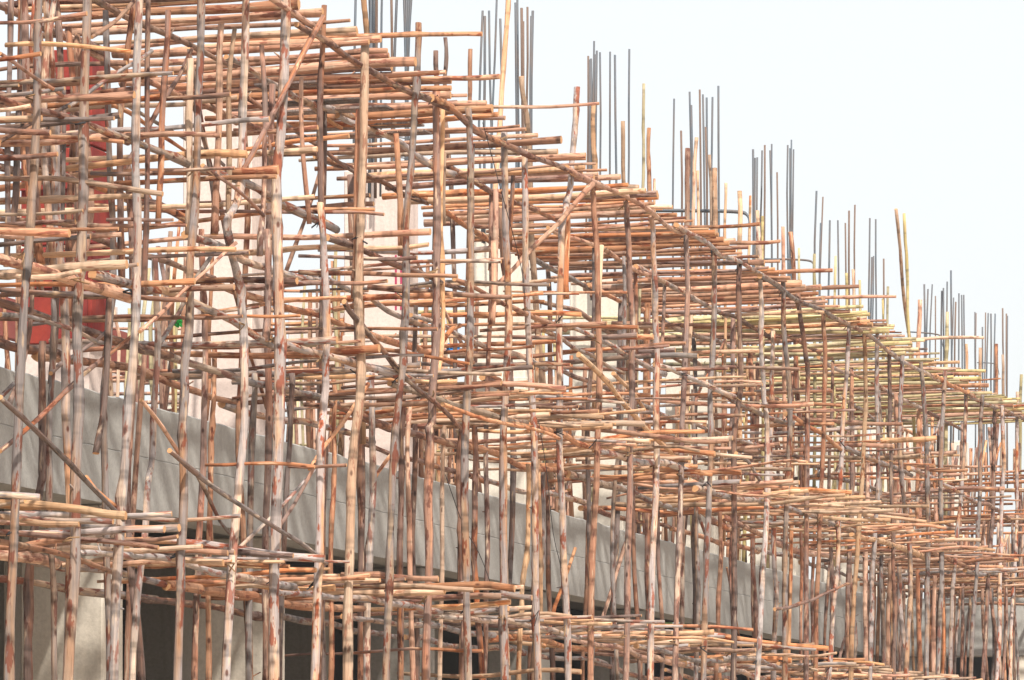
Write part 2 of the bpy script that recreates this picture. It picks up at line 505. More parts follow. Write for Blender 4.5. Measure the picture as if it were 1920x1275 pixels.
for i, (D, bars, lab) in enumerate(REB):
    xm = sum(b_[0] for b_ in bars) / len(bars)
    base = at(xm, 700, D + 0.2)
    t = thing('rebar_bundle', (base.x, base.y, EYE + 6.6), lab, 'rebar', 'rebar bundles on the column heads')
    for (x, y) in bars:
        d = D + ru(0.0, 0.3)
        top = at(x, y, d)
        bot = Vector((top.x + rg(0, 0.02), top.y + rg(0, 0.03), EYE + 6.3))
        mid = (top + bot) / 2 + Vector((rg(0, 0.015), rg(0, 0.02), 0))
        tube('rebar', [bot, mid, top], ru(0.011, 0.016), pick(('rebar', 3), ('rebar_rust', 1)), t)
    if i in HOOPS:
        x0, y0, x1, y1, r = HOOPS[i]
        a = at(x0, y0, D - 0.05); c = at_u(x1, y1, a.y)
        tube('hoop', [a, a.lerp(c, 0.5), a.lerp(c, 0.9) + Vector((0, 0, -0.01)), c + Vector((0.02, 0, -0.05)), c + Vector((0.05, 0, -0.2))], r, 'rebar', t, ring=0.06)
    else:
        for zz in (6.75, 6.95):
            cx, cy = base.x, base.y
            tube('hoop', [(cx - .2, cy - .2, EYE + zz), (cx + .22, cy - .2, EYE + zz), (cx + .22, cy + .2, EYE + zz), (cx - .2, cy + .2, EYE + zz)], 0.006, 'rebar', t, ring=0.1)

# ------------------------------------------------------------------ the scaffold
scf = thing('pole_scaffold', (-11.3, 40, 0), 'huge scaffold of crooked wooden poles lashed along the whole building front', 'scaffold')
D1, D2, D3 = 10.3, 11.35, 12.2
Z_A, Z_B, Z_C, Z_T = EYE + 1.85, EYE + 3.55, EYE + 4.55, EYE + 5.93

def bark_for(zmid):
    return pick(('bark', 5), ('bark_brown', 2.2), ('peeled', 1.5), ('pale', 0.6))

# front row, traced: polylines of photo pixels from top to bottom, then the width
FRONT = [
 ([(76, -60), (70, 130), (57, 330), (45, 500), (35, 850), (22, 1275)], 19, 'bark'),
 ([(166, -60), (155, 330), (150, 500), (145, 850), (128, 1275)], 22, 'bark'),
 ([(266, -60), (258, 250), (250, 500), (233, 850), (220, 1275)], 19, 'bark'),
 ([(378, -60), (374, 200), (355, 520), (350, 700), (343, 850), (332, 1275)], 18, 'bark'),
 ([(462, -60), (447, 330), (430, 425), (458, 550), (453, 700), (447, 850), (427, 1275)], 18, 'bark'),
 ([(538, -60), (525, 250), (521, 425), (520, 850), (515, 1275)], 22, 'bark'),
 ([(600, 380), (610, 625), (614, 760), (601, 850), (586, 1275)], 17, 'bark'),
 ([(608, 10), (603, 250), (602, 397)], 13, 'bark_brown'),
 ([(684, 80), (678, 425), (673, 675), (667, 850), (647, 1275)], 19, 'pale'),
 ([(785, 43), (776, 260), (763, 425), (755, 640), (740, 850), (726, 1275)], 15, 'bark'),
 ([(818, 165), (817, 425), (813, 760), (807, 850), (796, 1275)], 17, 'bark_brown'),
 ([(878, 203), (886, 425), (878, 600), (875, 850), (877, 1275)], 16, 'bark'),
 ([(945, 248), (950, 425), (953, 585), (948, 690), (946, 850), (948, 1275)], 16, 'bark'),
 ([(985, 280), (982, 425), (995, 640), (998, 850), (1012, 1275)], 14, 'bark'),
 ([(1082, 163), (1068, 350), (1054, 470), (1050, 850), (1064, 1275)], 14, 'bark'),
 ([(1113, 347), (1117, 425), (1117, 850), (1112, 1275)], 13, 'peeled'),
 ([(1173, 377), (1178, 425), (1184, 640), (1183, 850), (1172, 1275)], 13, 'bark_brown'),
 ([(1221, 405), (1226, 480), (1233, 640), (1230, 850), (1216, 1275)], 13, 'bark'),
 ([(1286, 425), (1287, 600), (1280, 850), (1263, 1275)], 12, 'bark_brown'),
 ([(1339, 457), (1337, 650), (1330, 850), (1321, 1275)], 12, 'bark'),
 ([(1388, 482), (1385, 700), (1381, 850), (1371, 1275)], 12, 'bark_brown'),
 ([(1421, 425), (1430, 660), (1437, 850), (1421, 1275)], 11, 'bark'),
 ([(1467, 515), (1474, 660), (1480, 850), (1469, 1275)], 11, 'bark'),
 ([(1496, 550), (1507, 660), (1517, 770), (1511, 1275)], 11, 'bark_brown'),
 ([(1543, 555), (1546, 700), (1537, 1000), (1528, 1275)], 10, 'peeled'),
 ([(1592, 583), (1586, 720), (1572, 1000), (1554, 1275)], 10, 'bark'),
 ([(1620, 602), (1623, 750), (1606, 1050), (1595, 1275)], 10, 'pale'),
 ([(1645, 625), (1645, 850), (1640, 1050), (1628, 1275)], 10, 'bark'),
 ([(1667, 640), (1672, 900), (1676, 1275)], 9, 'bark_brown'),
 ([(1692, 655), (1690, 850), (1704, 1050), (1698, 1275)], 10, 'bark'),
 ([(1727, 672), (1733, 790), (1742, 1050), (1737, 1275)], 10, 'bark'),
 ([(1772, 690), (1765, 850), (1765, 1060), (1758, 1275)], 10, 'bark'),
 ([(1813, 703), (1807, 850), (1790, 1060), (1782, 1275)], 9, 'bark'),
 ([(1843, 735), (1836, 900), (1820, 1275)], 9, 'bark'),
 ([(1866, 750), (1860, 950), (1845, 1275)], 9, 'bark_brown'),
 ([(1879, 760), (1880, 950), (1868, 1275)], 9, 'bark'),
 ([(1908, 735), (1905, 1000), (1893, 1275)], 8, 'bark'),
]
for pl, w, mt in FRONT:
    d = D1 + rg(0, 0.04)
    P = [at(x, y, d) for x, y in pl]
    full = pl[-1][1] >= 1270
    r = px_r(w, P[len(P) // 2])
    if full:
        dn = P[-1] - P[-2]
        s = P[-1].z / max(0.3, -dn.z)
        g = P[-1] + dn * s * 0.6
        P.append(Vector((g.x, g.y, -0.05)))
    pole('upright', P[::-1], r * 1.1, r * 0.92, mt, scf, wob=0.5, ring=0.14, sides=10)
# doubled-up splice poles of the front row
SPL = [
 ([(278, -60), (274, 200), (272, 425), (268, 560)], 12, 'bark_brown'), ([(358, 110), (356, 300), (354, 440)], 15, 'pale'),
 ([(415, 45), (410, 250), (402, 440)], 15, 'peeled'), ([(440, 53), (428, 250), (428, 470)], 12, 'pale'),
 ([(378, 430), (384, 640), (378, 850), (365, 1275)], 14, 'bark_brown'), ([(402, 640), (398, 850), (391, 1275)], 12, 'peeled'),
 ([(500, 430), (503, 560), (497, 640)], 15, 'bark_brown'), ([(490, 85), (497, 300), (488, 480)], 11, 'bark_brown'),
 ([(565, 145), (567, 300), (580, 420)], 10, 'peeled'), ([(548, 700), (540, 850), (527, 1275)], 12, 'dark'),
 ([(672, 205), (668, 430), (664, 560)], 13, 'peeled'), ([(742, 250), (750, 380), (752, 480)], 14, 'peeled'),
 ([(830, 165), (827, 425), (832, 620), (822, 700)], 11, 'pale'), ([(835, 285), (833, 420)], 6, 'pale'),
 ([(887, 270), (882, 430)], 11, 'bark'), ([(930, 355), (928, 560)], 13, 'peeled'),
 ([(962, 330), (955, 470)], 11, 'bark_brown'), ([(925, 452), (922, 610)], 13, 'peeled'),
 ([(1063, 390), (1060, 560)], 16, 'peeled'), ([(1128, 460), (1120, 620)], 12, 'pale'),
 ([(62, 180), (58, 600), (18, 760)], 10, 'dark'), ([(100, 200), (105, 500), (95, 720)], 14, 'dark'),
 ([(198, 20), (210, 380), (200, 640), (200, 850), (199, 1275)], 15, 'bark'),
 ([(120, 150), (116, 360), (115, 480)], 9, 'dark'), ([(315, 20), (305, 220), (296, 420)], 13, 'bark_brown'),
 ([(22, -40), (14, 300), (12, 500)], 12, 'dark'), ([(42, -40), (34, 300), (20, 460)], 14, 'dark'),
 ([(205, 560), (195, 760), (180, 850)], 13, 'bark_brown'), ([(290, 480), (294, 700), (287, 850), (270, 960), (250, 1275)], 14, 'bark'),
 ([(80, 640), (75, 850), (72, 960), (55, 1275)], 18, 'bark_brown'), ([(100, 560), (100, 850), (95, 1275)], 13, 'bark'),
 ([(625, 690), (625, 850), (622, 1275)], 11, 'peeled'), ([(478, 700), (475, 850), (464, 1275)], 15, 'bark'),
 ([(697, 700), (695, 850), (690, 1275)], 15, 'bark'), ([(757, 720), (755, 850), (752, 1275)], 14, 'bark_brown'),
 ([(770, 760), (767, 870), (770, 1275)], 12, 'peeled'), ([(835, 780), (832, 860), (823, 1275)], 10, 'pale'),
 ([(890, 760), (890, 1000), (901, 1275)], 13, 'bark_brown'), ([(868, 740), (866, 930), (860, 1275)], 12, 'dark'),
 ([(990, 870), (986, 1060), (980, 1275)], 11, 'pale'), ([(1020, 880), (1016, 1030), (1000, 1275)], 11, 'bark'),
 ([(612, 830), (610, 1000), (601, 1275)], 12, 'dark'),
]
for pl, w, mt in SPL:
    low = pl[-1][1] >= 1270
    d = (D1 + 0.07) if not low else ru(11.0, 11.6)
    if pl[0][0] < 130 and not low: d = 11.3
    P = [at(x, y, d) for x, y in pl]
    r = px_r(w, P[0])
    if low: P.append(Vector((P[-1].x + rg(0, .05), P[-1].y + rg(0, .05), -0.05)))
    pole('upright', P[::-1], r * 1.08, r * 0.92, mt, scf, wob=0.6, ring=0.16, sides=9)
# poles that stand up past the top platform (traced tops)
STUB = [(681, -40, 13, 0), (817, 95, 12, 0), (835, 70, 10, -6), (882, 92, 10, 2), (955, -40, 12, 14), (978, 143, 13, -16), (1113, 198, 11, -1),
 (1168, 227, 10, -5), (1207, 157, 7, 5), (1217, 240, 10, 2), (1227, 335, 6, 0), (1289, 278, 12, 2), (1306, 258, 8, 8), (1308, 320, 7, 2),
 (1330, 290, 8, -5), (1340, 315, 12, 2), (1361, 343, 6, 1), (1387, 358, 11, 0), (1407, 367, 6, 4), (1420, 395, 10, 2), (1468, 425, 9, -2),
 (1482, 435, 11, -12), (1498, 465, 6, 0), (1527, 476, 7, 0), (1567, 480, 6, 1), (1587, 512, 7, 0), (1600, 505, 8, 2), (1612, 525, 6, 1),
 (1680, 392, 8, -24), (1695, 400, 7, -10), (1725, 562, 10, 1), (1776, 585, 8, 2), (1812, 645, 7, 0), (1838, 652, 8, 0), (1868, 645, 9, 3),
 (1880, 665, 6, 1), (1915, 702, 7, 1), (1335, 352, 6, 0), (1430, 405, 6, 0), (1665, 537, 6, 0), (1655, 560, 5, 0)]
for x, y, w, lean in STUB:
    d = ru(11.5, 12.5)
    a = at(x, y, d)
    c = at(x - lean, y + 220, d)
    r = px_r(w, a)
    dirn = (a - c).normalized()
    low = a - dirn * ru(3.0, 4.2)
    pole('upright', [low, c, a] if low.z < c.z - 0.3 else [low, a], r * 1.05, r * 0.92, pick(('peeled', 3), ('pale', 2), ('bark_brown', 1)) if w > 8.5 else pick(('pale', 2), ('green', 2)), scf, wob=0.5, ring=0.2, sides=8)
# inner rows
def row(D, ua, ub_, step, tops, dd=0.08, parent=None, name='upright', rr=(0.026, 0.04), kinds=None):
    y = ua
    while y < ub_:
        x = -D + rg(0, dd)
        yy = y + rg(0, 0.12)
        top = tops()
        ln = rg(0, 0.035) * top * 0.4
        r = ru(*rr)
        k = kinds() if kinds else pick(('bark', 2.5), ('bark_brown', 4), ('peeled', 2.5), ('pale', .7), ('dark', 1.2))
        pole(name, [(x, yy, -0.05), (x + rg(0, .05), yy + ln * .5 + rg(0, .05), top * 0.5), (x + rg(0, .06), yy + ln, top)], r * 1.1, r * 0.85, k, parent or scf, wob=0.9, ring=0.28, sides=7)
        y += step * ru(0.75, 1.25)
row(D2, 20, 38, 2.4, lambda: pick((Z_T, 3), (Z_C + .3, 1), (Z_T - .05, 1)))
row(D2, 38, 62, 1.1, lambda: pick((Z_T, 3), (Z_C + .3, 1), (Z_T - .05, 1)))
row(D3, 20, 40, 2.8, lambda: pick((Z_T, 3), (Z_C - .2, 1), (Z_B + .2, .7)))
row(D3, 40, 63, 1.2, lambda: pick((Z_T, 3), (Z_C - .2, 1), (Z_B + .2, .7)))

for k in range(13):
    p = at(ru(-20, 230), 400, ru(11.0, 12.4))
    pole('upright', [(p.x, p.y, ru(5.2, 5.7)), (p.x + rg(0, .06), p.y + rg(0, .06), 6.4), (p.x + rg(0, .08), p.y + rg(0, .08), Z_T)], ru(.026, .038), .025, pick(('bark_brown', 3), ('dark', 1), ('peeled', 2), ('bark', 1)), scf, wob=.9, ring=.2, sides=8)
# ledgers: run along the front, overlapping end to end
def ledger(D, z, ua, ub_, r=(0.030, 0.040), kinds=None, lmin=3.0, lmax=4.8, name='ledger', side=-0.08):
    y = ua + ru(-1, 0)
    flip = 0
    while y < ub_:
        l = ru(lmin, lmax)
        e = -0.085 if flip else -0.0
        a = Vector((-D + side + rg(0, .015), y, z + e * 0.3 + rg(0, 0.03)))
        c = Vector((-D + side + rg(0, .015), y + l, z + e * 0.3 + rg(0, 0.035)))
        m_ = (a + c) / 2 + Vector((rg(0, .02), 0, rg(0, .025)))
        rad = ru(*r)
        pts = [a, m_, c] if rnd() < .5 else [c, m_, a]
        pole(name, pts, rad * 1.12, rad * 0.82, kinds() if kinds else pick(('bark', 3), ('bark_brown', 2), ('peeled', 2)), scf, wob=0.8, ring=0.25, sides=8)
        y += l - ru(0.25, 0.7)
        flip ^= 1
ledger(D1, Z_T, 19, 62, r=(0.027, 0.034), side=0.02)
for d in (D2, D3): ledger(d, Z_T, 19, 62, r=(0.026, 0.034), side=0.02)
ledger(13.0, Z_T, 46, 62)
ledger(D1, Z_C, 19, 62, r=(0.026, 0.036)); ledger(D2, Z_C, 19, 62, r=(0.024, 0.034)); ledger(D3, Z_C, 30, 60)
ledger(D1, Z_B, 19, 62, r=(0.030, 0.042), kinds=lambda: pick(('pale', 1), ('bark', 3), ('peeled', 1))); ledger(D2, Z_B, 19, 62); ledger(D3, Z_B, 19, 62)
ledger(D1, Z_A - 0.05, 19, 62, r=(0.022, 0.03), side=-0.3); ledger(D2, Z_A, 19, 62); ledger(D3, Z_A, 22, 62)

# cross poles: through the rows, tips sticking out towards the street
def transoms(name, parent, ua, ub_, pitch, z, tip, inner, tilt, rr, kinds, zj=0.03, yaw=0.02, wob=1.2, ring=0.2, sides=7, lift=0.0):
    y = ua
    out = []
    while y < ub_:
        dt, di = tip(), inner()
        yw = rg(0, yaw)
        L = di - dt
        r = rr[0] * .8 + (rr[1] * 1.12 - rr[0] * .8) * rnd() ** 1.2
        zz = z + rg(0, zj) + lift
        tl = rg(0, tilt)
        a = Vector((-di, y - yw * L * 0.5, zz - tl * L * .5))
        c = Vector((-dt, y + yw * L * 0.5, zz + tl * L * .5))
        m_ = (a + c) / 2 + Vector((0, rg(0, .02), rg(0, .015)))
        pts, ra, rb = ([a, m_, c], r * 1.05, r * 0.7) if rnd() < .5 else ([c, m_, a], r * 1.05, r * .7)
        out.append(pole(name, pts, ra, rb, kinds(y) , parent, wob=wob, ring=ring, sides=sides))
        y += pitch * ru(0.55, 1.45)
    return out
for k in range(15):
    p = at(ru(60, 330), ru(60, 620), ru(9.95, 10.6))
    L = ru(1.2, 2.2); r = ru(.018, .03)
    pole('cross_pole', [(p.x - L, p.y + rg(0, .08), p.z + rg(0, .05)), (p.x - L * .5, p.y + rg(0, .04), p.z + rg(0, .03)), p], r * 1.05, r * .85, pick(('peeled', 3), ('bark_brown', 3), ('dark', 1), ('pale', 1)), scf, wob=1.3, ring=.16, sides=8)
# level C and level B cross poles, sparse
kt = lambda y: pick(('peeled', 4), ('bark_brown', 2), ('pale', 1.5), ('bark', 1))
transoms('cross_pole', scf, 20, 62, 0.9, Z_C + 0.075, lambda: ru(9.75, 10.2), lambda: ru(12.0, 13.2), 0.02, (0.02, 0.03), kt, yaw=0.04)
transoms('cross_pole', scf, 20, 60, 1.1, Z_C - 0.45, lambda: ru(10.0, 10.5), lambda: ru(11.5, 12.4), 0.03, (0.018, 0.028), kt, zj=0.15, yaw=0.05)
transoms('cross_pole', scf, 20, 60, 1.3, Z_C + 0.55, lambda: ru(10.3, 11.2), lambda: ru(12.1, 12.6), 0.03, (0.018, 0.028), kt, zj=0.22, yaw=0.05)
transoms('cross_pole', scf, 20, 37, 0.75, Z_B + 0.085, lambda: ru(9.9, 10.25), lambda: ru(11.6, 12.5), 0.02, (0.022, 0.033), lambda y: pick(('peeled', 3), ('pale', 3), ('bark', 2)), yaw=0.06)
transoms('cross_pole', scf, 34, 62, 2.2, Z_A - 0.5, lambda: ru(10.0, 10.3), lambda: ru(11.5, 12.4), 0.03, (0.018, 0.028), kt, zj=0.2)

# traced cross poles of the left third: left px, tip px, width, depth of the tip
TR = [
 ((0, 43), (163, 25), 9, 'bark_brown'), ((10, 84), (247, 97), 10, 'pale'), ((0, 155), (325, 137), 10, 'bark'), ((135, 190), (432, 177), 10, 'bark_brown'),
 ((0, 207), (57, 198), 9, 'pale'), ((60, 258), (505, 222), 10, 'bark'), ((105, 300), (595, 280), 11, 'pale'), ((170, 325), (440, 315), 8, 'bark_brown'),
 ((210, 345), (518, 331), 11, 'peeled'), ((120, 378), (720, 402), 8, 'bark_brown'), ((200, 412), (325, 412), 8, 'bark_brown'), ((0, 423), (222, 429), 8, 'peeled'),
 ((0, 515), (152, 508), 12, 'pale'), ((0, 543), (350, 562), 12, 'dark'),
 ((400, 585), (650, 557), 8, 'peeled'), ((300, 634), (820, 617), 8, 'bark_brown'), ((560, 510), (858, 518), 10, 'peeled'), ((690, 538), (960, 557), 11, 'bark_brown'),
 ((560, 480), (782, 483), 9, 'bark_brown'), ((640, 652), (880, 682), 8, 'peeled'), ((682, 687), (940, 702), 8, 'pale'), ((640, 727), (1000, 688), 8, 'bark_brown'),
 ((820, 758), (1085, 762), 8, 'peeled'), ((985, 793), (1132, 782), 10, 'pale'), ((990, 770), (1225, 773), 7, 'bark_brown'),
 ((880, 590), (1090, 590), 12, 'peeled'), ((900, 620), (1138, 606), 9, 'peeled'), ((960, 632), (1195, 628), 10, 'bark_brown'), ((1050, 660), (1255, 648), 8, 'bark_brown'),
 ((1180, 668), (1423, 658), 8, 'pale'), ((1250, 694), (1500, 692), 8, 'peeled'), ((1300, 722), (1430, 721), 7, 'bark'), ((1440, 753), (1577, 760), 8, 'peeled'),
 ((1480, 770), (1604, 769), 6, 'bark_brown'), ((1500, 787), (1692, 795), 9, 'peeled'), ((1380, 590), (1545, 585), 6, 'pale'),
 ((540, 875), (650, 872), 7, 'peeled'), ((385, 872), (590, 875), 8, 'peeled'),
]
for (p, t, w, mt) in TR:
    a = at(t[0], t[1], ru(9.75, 10.05))
    c = at_u(p[0], p[1], a.y)
    r = px_r(w, a)
    m_ = a.lerp(c, 0.5) + Vector((0, rg(0, .04), rg(0, .014)))
    pole('cross_pole', [c, m_, a] if rnd() < .7 else [a, m_, c], r * 1.05, r * 0.9, mt, scf, wob=0.9, ring=0.14, sides=9)

# braces, traced: px, depth at both ends
BR = [((0, 745), 10.2, (232, 975), 10.2, 12, 'dark'), ((0, 846), 10.5, (245, 632), 10.5, 11, 'bark_brown'), ((318, 845), 10.2, (612, 1056), 10.2, 12, 'dark'),
 ((606, 32), 10.2, (455, 320), 10.3, 12, 'bark_brown'), ((1112, 345), 10.2, (925, 540), 10.6, 11, 'peeled'), ((262, 622), 10.2, (442, 455), 10.2, 8, 'peeled'),
 ((0, 100), 10.2, (118, 180), 10.2, 9, 'bark_brown'), ((285, 95), 10.3, (130, 200), 10.5, 9, 'bark'), ((250, 3), 10.4, (172, 70), 10.4, 9, 'peeled'),
 ((380, 310), 10.2, (495, 405), 10.2, 9, 'bark_brown'), ((0, 265), 11.0, (140, 190), 11.0, 9, 'dark'), ((160, 170), 11.3, (350, 285), 11.3, 10, 'peeled'),
 ((190, 160), 11.8, (420, 310), 11.8, 9, 'bark'), ((510, 1005), 10.6, (592, 870), 10.4, 9, 'bark_brown'), ((445, 1030), 10.8, (590, 882), 10.6, 8, 'bark'),
 ((645, 565), 10.3, (860, 800), 10.3, 12, 'bark_brown'), ((690, 720), 10.6, (580, 880), 10.6, 9, 'peeled'), ((862, 610), 10.5, (826, 650), 10.5, 10, 'peeled'),
 ((1085, 665), 10.2, (1260, 850), 10.2, 12, 'pale'), ((1150, 700), 10.6, (1210, 770), 10.6, 9, 'pale'), ((265, 750), 10.4, (335, 850), 10.4, 10, 'peeled'),
 ((160, 895), 10.4, (225, 955), 10.3, 12, 'peeled'), ((370, 890), 10.6, (430, 1000), 10.6, 9, 'bark'), ((830, 758), 10.1, (1048, 822), 10.1, 9, 'peeled'),
 ((1452, 1142), 10.2, (1592, 1094), 10.2, 7, 'bark_brown'), ((1590, 1145), 10.4, (1590, 1146), 10.4, 6, 'bark'), ((1020, 620), 10.4, (1170, 700), 10.4, 9, 'bark'),
 ((1380, 850), 10.1, (1430, 905), 10.1, 8, 'dark'), ((520, 150), 11.5, (640, 240), 11.4, 10, 'bark'), ((455, 180), 11.8, (680, 330), 11.6, 10, 'bark_brown'),
 ((0, 590), 11.0, (180, 640), 11.0, 11, 'bark'), ((95, 700), 11.2, (200, 620), 11.2, 9, 'dark'), ((700, 900), 11.6, (780, 780), 11.6, 8, 'peeled')]
for p, d0, t, d1, w, mt in BR:
    a = at(p[0], p[1], d0); c = at(t[0], t[1], d1)
    if (a - c).length < 0.2: continue
    r = px_r(w, a)
    pole('brace', [a, a.lerp(c, .5) + Vector((0, rg(0, .02), rg(0, .02))), c], r, r * 0.88, mt, scf, wob=0.7, ring=0.16, sides=9)
for k in range(30):                     # braces deeper inside
    y = ru(22, 60); d = ru(11.2, 12.4)
    z = pick((Z_B, 1), (Z_C, 1), (Z_A, .6)); s = random.choice((-1, 1)); l = ru(0.9, 1.6)
    r = ru(.018, .026)
    pole('brace', [(-d, y, z), (-d + rg(0, .2), y + s * l, z + ru(0.9, 1.4))], r, r * .85, pick(('bark', 1), ('bark_brown', 1), ('peeled', 1)), scf, ring=0.3)

# wire and rope lashings where the front row meets its ledgers
def lashing(c, r):
    pts = []
    a0 = ru(0, 6.28)
    for j in range(13):
        a = a0 + j * 1.05
        pts.append(c + Vector((math.cos(a) * r * 1.05 - 0.03, math.sin(a) * r * 1.05, -0.03 + j * 0.005 + 0.025 * math.cos(a * 1.0))))
    pts.append(pts[-1] + Vector((ru(.02, .06), ru(-.04, .04), -ru(.04, .12))))
    tube('lashing', pts, 0.007, pick(('rope', 2), ('wire', 1)), scf, sides=4, ring=0.035)
for pl, w, mt in FRONT:
    P = [at(x, y, D1) for x, y in pl]
    for zl in (Z_T, Z_C, Z_B, Z_A):
        for a, c in zip(P, P[1:]):
            if (a.z - zl) * (c.z - zl) <= 0:
                q = a.lerp(c, (a.z - zl) / (a.z - c.z))
                lashing(q + Vector((0, 0, rg(0, .02))), px_r(w, q) * 1.15)
                break
# ------------------------------------------------------------------ top platform
top = thing('pole_platform', (-11.3, 40, Z_T), 'highest platform of close laid pink poles sloping across the skyline', 'platform', 'platforms of the scaffold')
transoms('deck_pole', top, 19.5, 50.5, 0.26, Z_T + 0.075, lambda: rg(10.13, 0.07), lambda: ru(12.25, 12.7), 0.006, (0.024, 0.037), lambda y: pick(('peeled', 6), ('bark_brown', 1.2), ('pale', .9)), zj=0.012, yaw=0.012, wob=0.5, sides=8)
transoms('deck_pole', top, 19.5, 48, 0.75, Z_T + 0.13, lambda: rg(10.3, 0.15), lambda: ru(12.1, 12.6), 0.01, (0.022, 0.032), lambda y: pick(('peeled', 5), ('bark_brown', 1)), zj=0.015, yaw=0.02, wob=0.6)
transoms('deck_pole', top, 48.5, 62.5, 0.125, Z_T + 0.07, lambda: rg(10.1, 0.12), lambda: ru(13.0, 14.2), 0.012, (0.018, 0.03), lambda y: pick(('green', 5), ('pale', 1.2), ('peeled', 2), ('bark_brown', 1.2)), zj=0.03, yaw=0.03, wob=0.7, ring=0.45, sides=6)
ud = at(700, 195, 11.4).y
for k in (0, 1, 3, 4, 6):                # dark boards under the poles
    box('deck_board', (-12.3 + 0.12 * k, ud - k * 0.42, Z_T + 0.030), (-10.95 + ru(-.1, .1), ud - k * 0.42 + 0.2, Z_T + 0.046), 'dark', top)

# long single poles lying on the top platform
LT = [((680, 68), (904, 64), 11, 'peeled', 'topmost long pole jutting right over the skyline toward the second rebar bundle'),
 ((740, 150), (937, 143), 12, 'peeled', 'long pole jutting right below the topmost one, its tip under the second rebar bundle'),
 ((862, 198), (1123, 194), 8, 'peeled', 'longest thin pole jutting right across the second and third rebar bundles'),
 ((1300, 424), (1425, 420), 8, 'peeled', 'short jutting pole tip below the big black hoop on the skyline'),
 ((1340, 453), (1463, 452), 8, 'peeled', 'jutting pole just under the bundle with leaning bars'),
 ((1466, 512), (1561, 507), 9, 'peeled', 'jutting thick pole end left of the two tall leaning pale poles'),
 ((1500, 540), (1611, 537), 8, 'peeled', 'jutting pole end right below the spread of thin bars'),
 ((1545, 558), (1680, 556), 7, 'peeled', 'thin jutting pole whose tip ends under the two leaning pale poles'),
 ((1690, 640), (1845, 633), 7, 'pale', 'thin pale pole jutting across the far wide rebar bundle')]
for p, t, w, mt, lab in LT:
    a = at(t[0], t[1], 9.62)
    c = at_u(p[0], p[1], a.y)
    c = a + (c - a) * max(1.0, 2.4 / (c - a).length)
    r = px_r(w, a)
    o = pole('loose_pole', [c, a.lerp(c, .5) + Vector((0, 0, rg(0, .012))), a], r * 1.1, r * 0.95, mt, None, wob=0.7, ring=0.14, sides=9)
    tag(o, lab, 'pole', 'long poles lying on the top platform')

# ------------------------------------------------------------------ middle platform (right half)
mid = thing('pole_platform', (-11.2, 48, Z_B), 'middle platform of untidy pale poles on the right half of the scaffold', 'platform', 'platforms of the scaffold')
transoms('deck_pole', mid, 33.5, 62, 0.36, Z_B + 0.08, lambda: rg(10.05, 0.33), lambda: ru(11.2, 12.5), 0.03, (0.018, 0.028), lambda y: pick(('pale', 2.5), ('peeled', 5), ('bark', 1)), zj=0.03, yaw=0.10, wob=1.8)
transoms('deck_pole', mid, 33.5, 60, 0.75, Z_B + 0.16, lambda: rg(9.85, 0.4), lambda: ru(11.0, 12.2), 0.045, (0.02, 0.03), lambda y: pick(('pale', 5), ('peeled', 3)), zj=0.03, yaw=0.25, wob=1.4)
# ------------------------------------------------------------------ lowest platform
lowp = thing('pole_platform', (-11.2, 40, Z_A), 'lowest platform of crooked poles in front of the dark ground floor', 'platform', 'platforms of the scaffold')
transoms('deck_pole', lowp, 20, 62, 0.46, Z_A + 0.06, lambda: rg(10.2, 0.3), lambda: ru(11.3, 12.5), 0.03, (0.02, 0.031), lambda y: pick(('pale', 3), ('peeled', 4), ('bark', 2), ('bark_brown', 1)), zj=0.03, yaw=0.10, wob=1.8)
transoms('deck_pole', lowp, 21, 60, 1.0, Z_A + 0.13, lambda: rg(10.2, 0.35), lambda: ru(11.2, 12.2), 0.05, (0.02, 0.03), lambda y: pick(('pale', 4), ('bark', 3)), zj=0.03, yaw=0.3, wob=1.5)

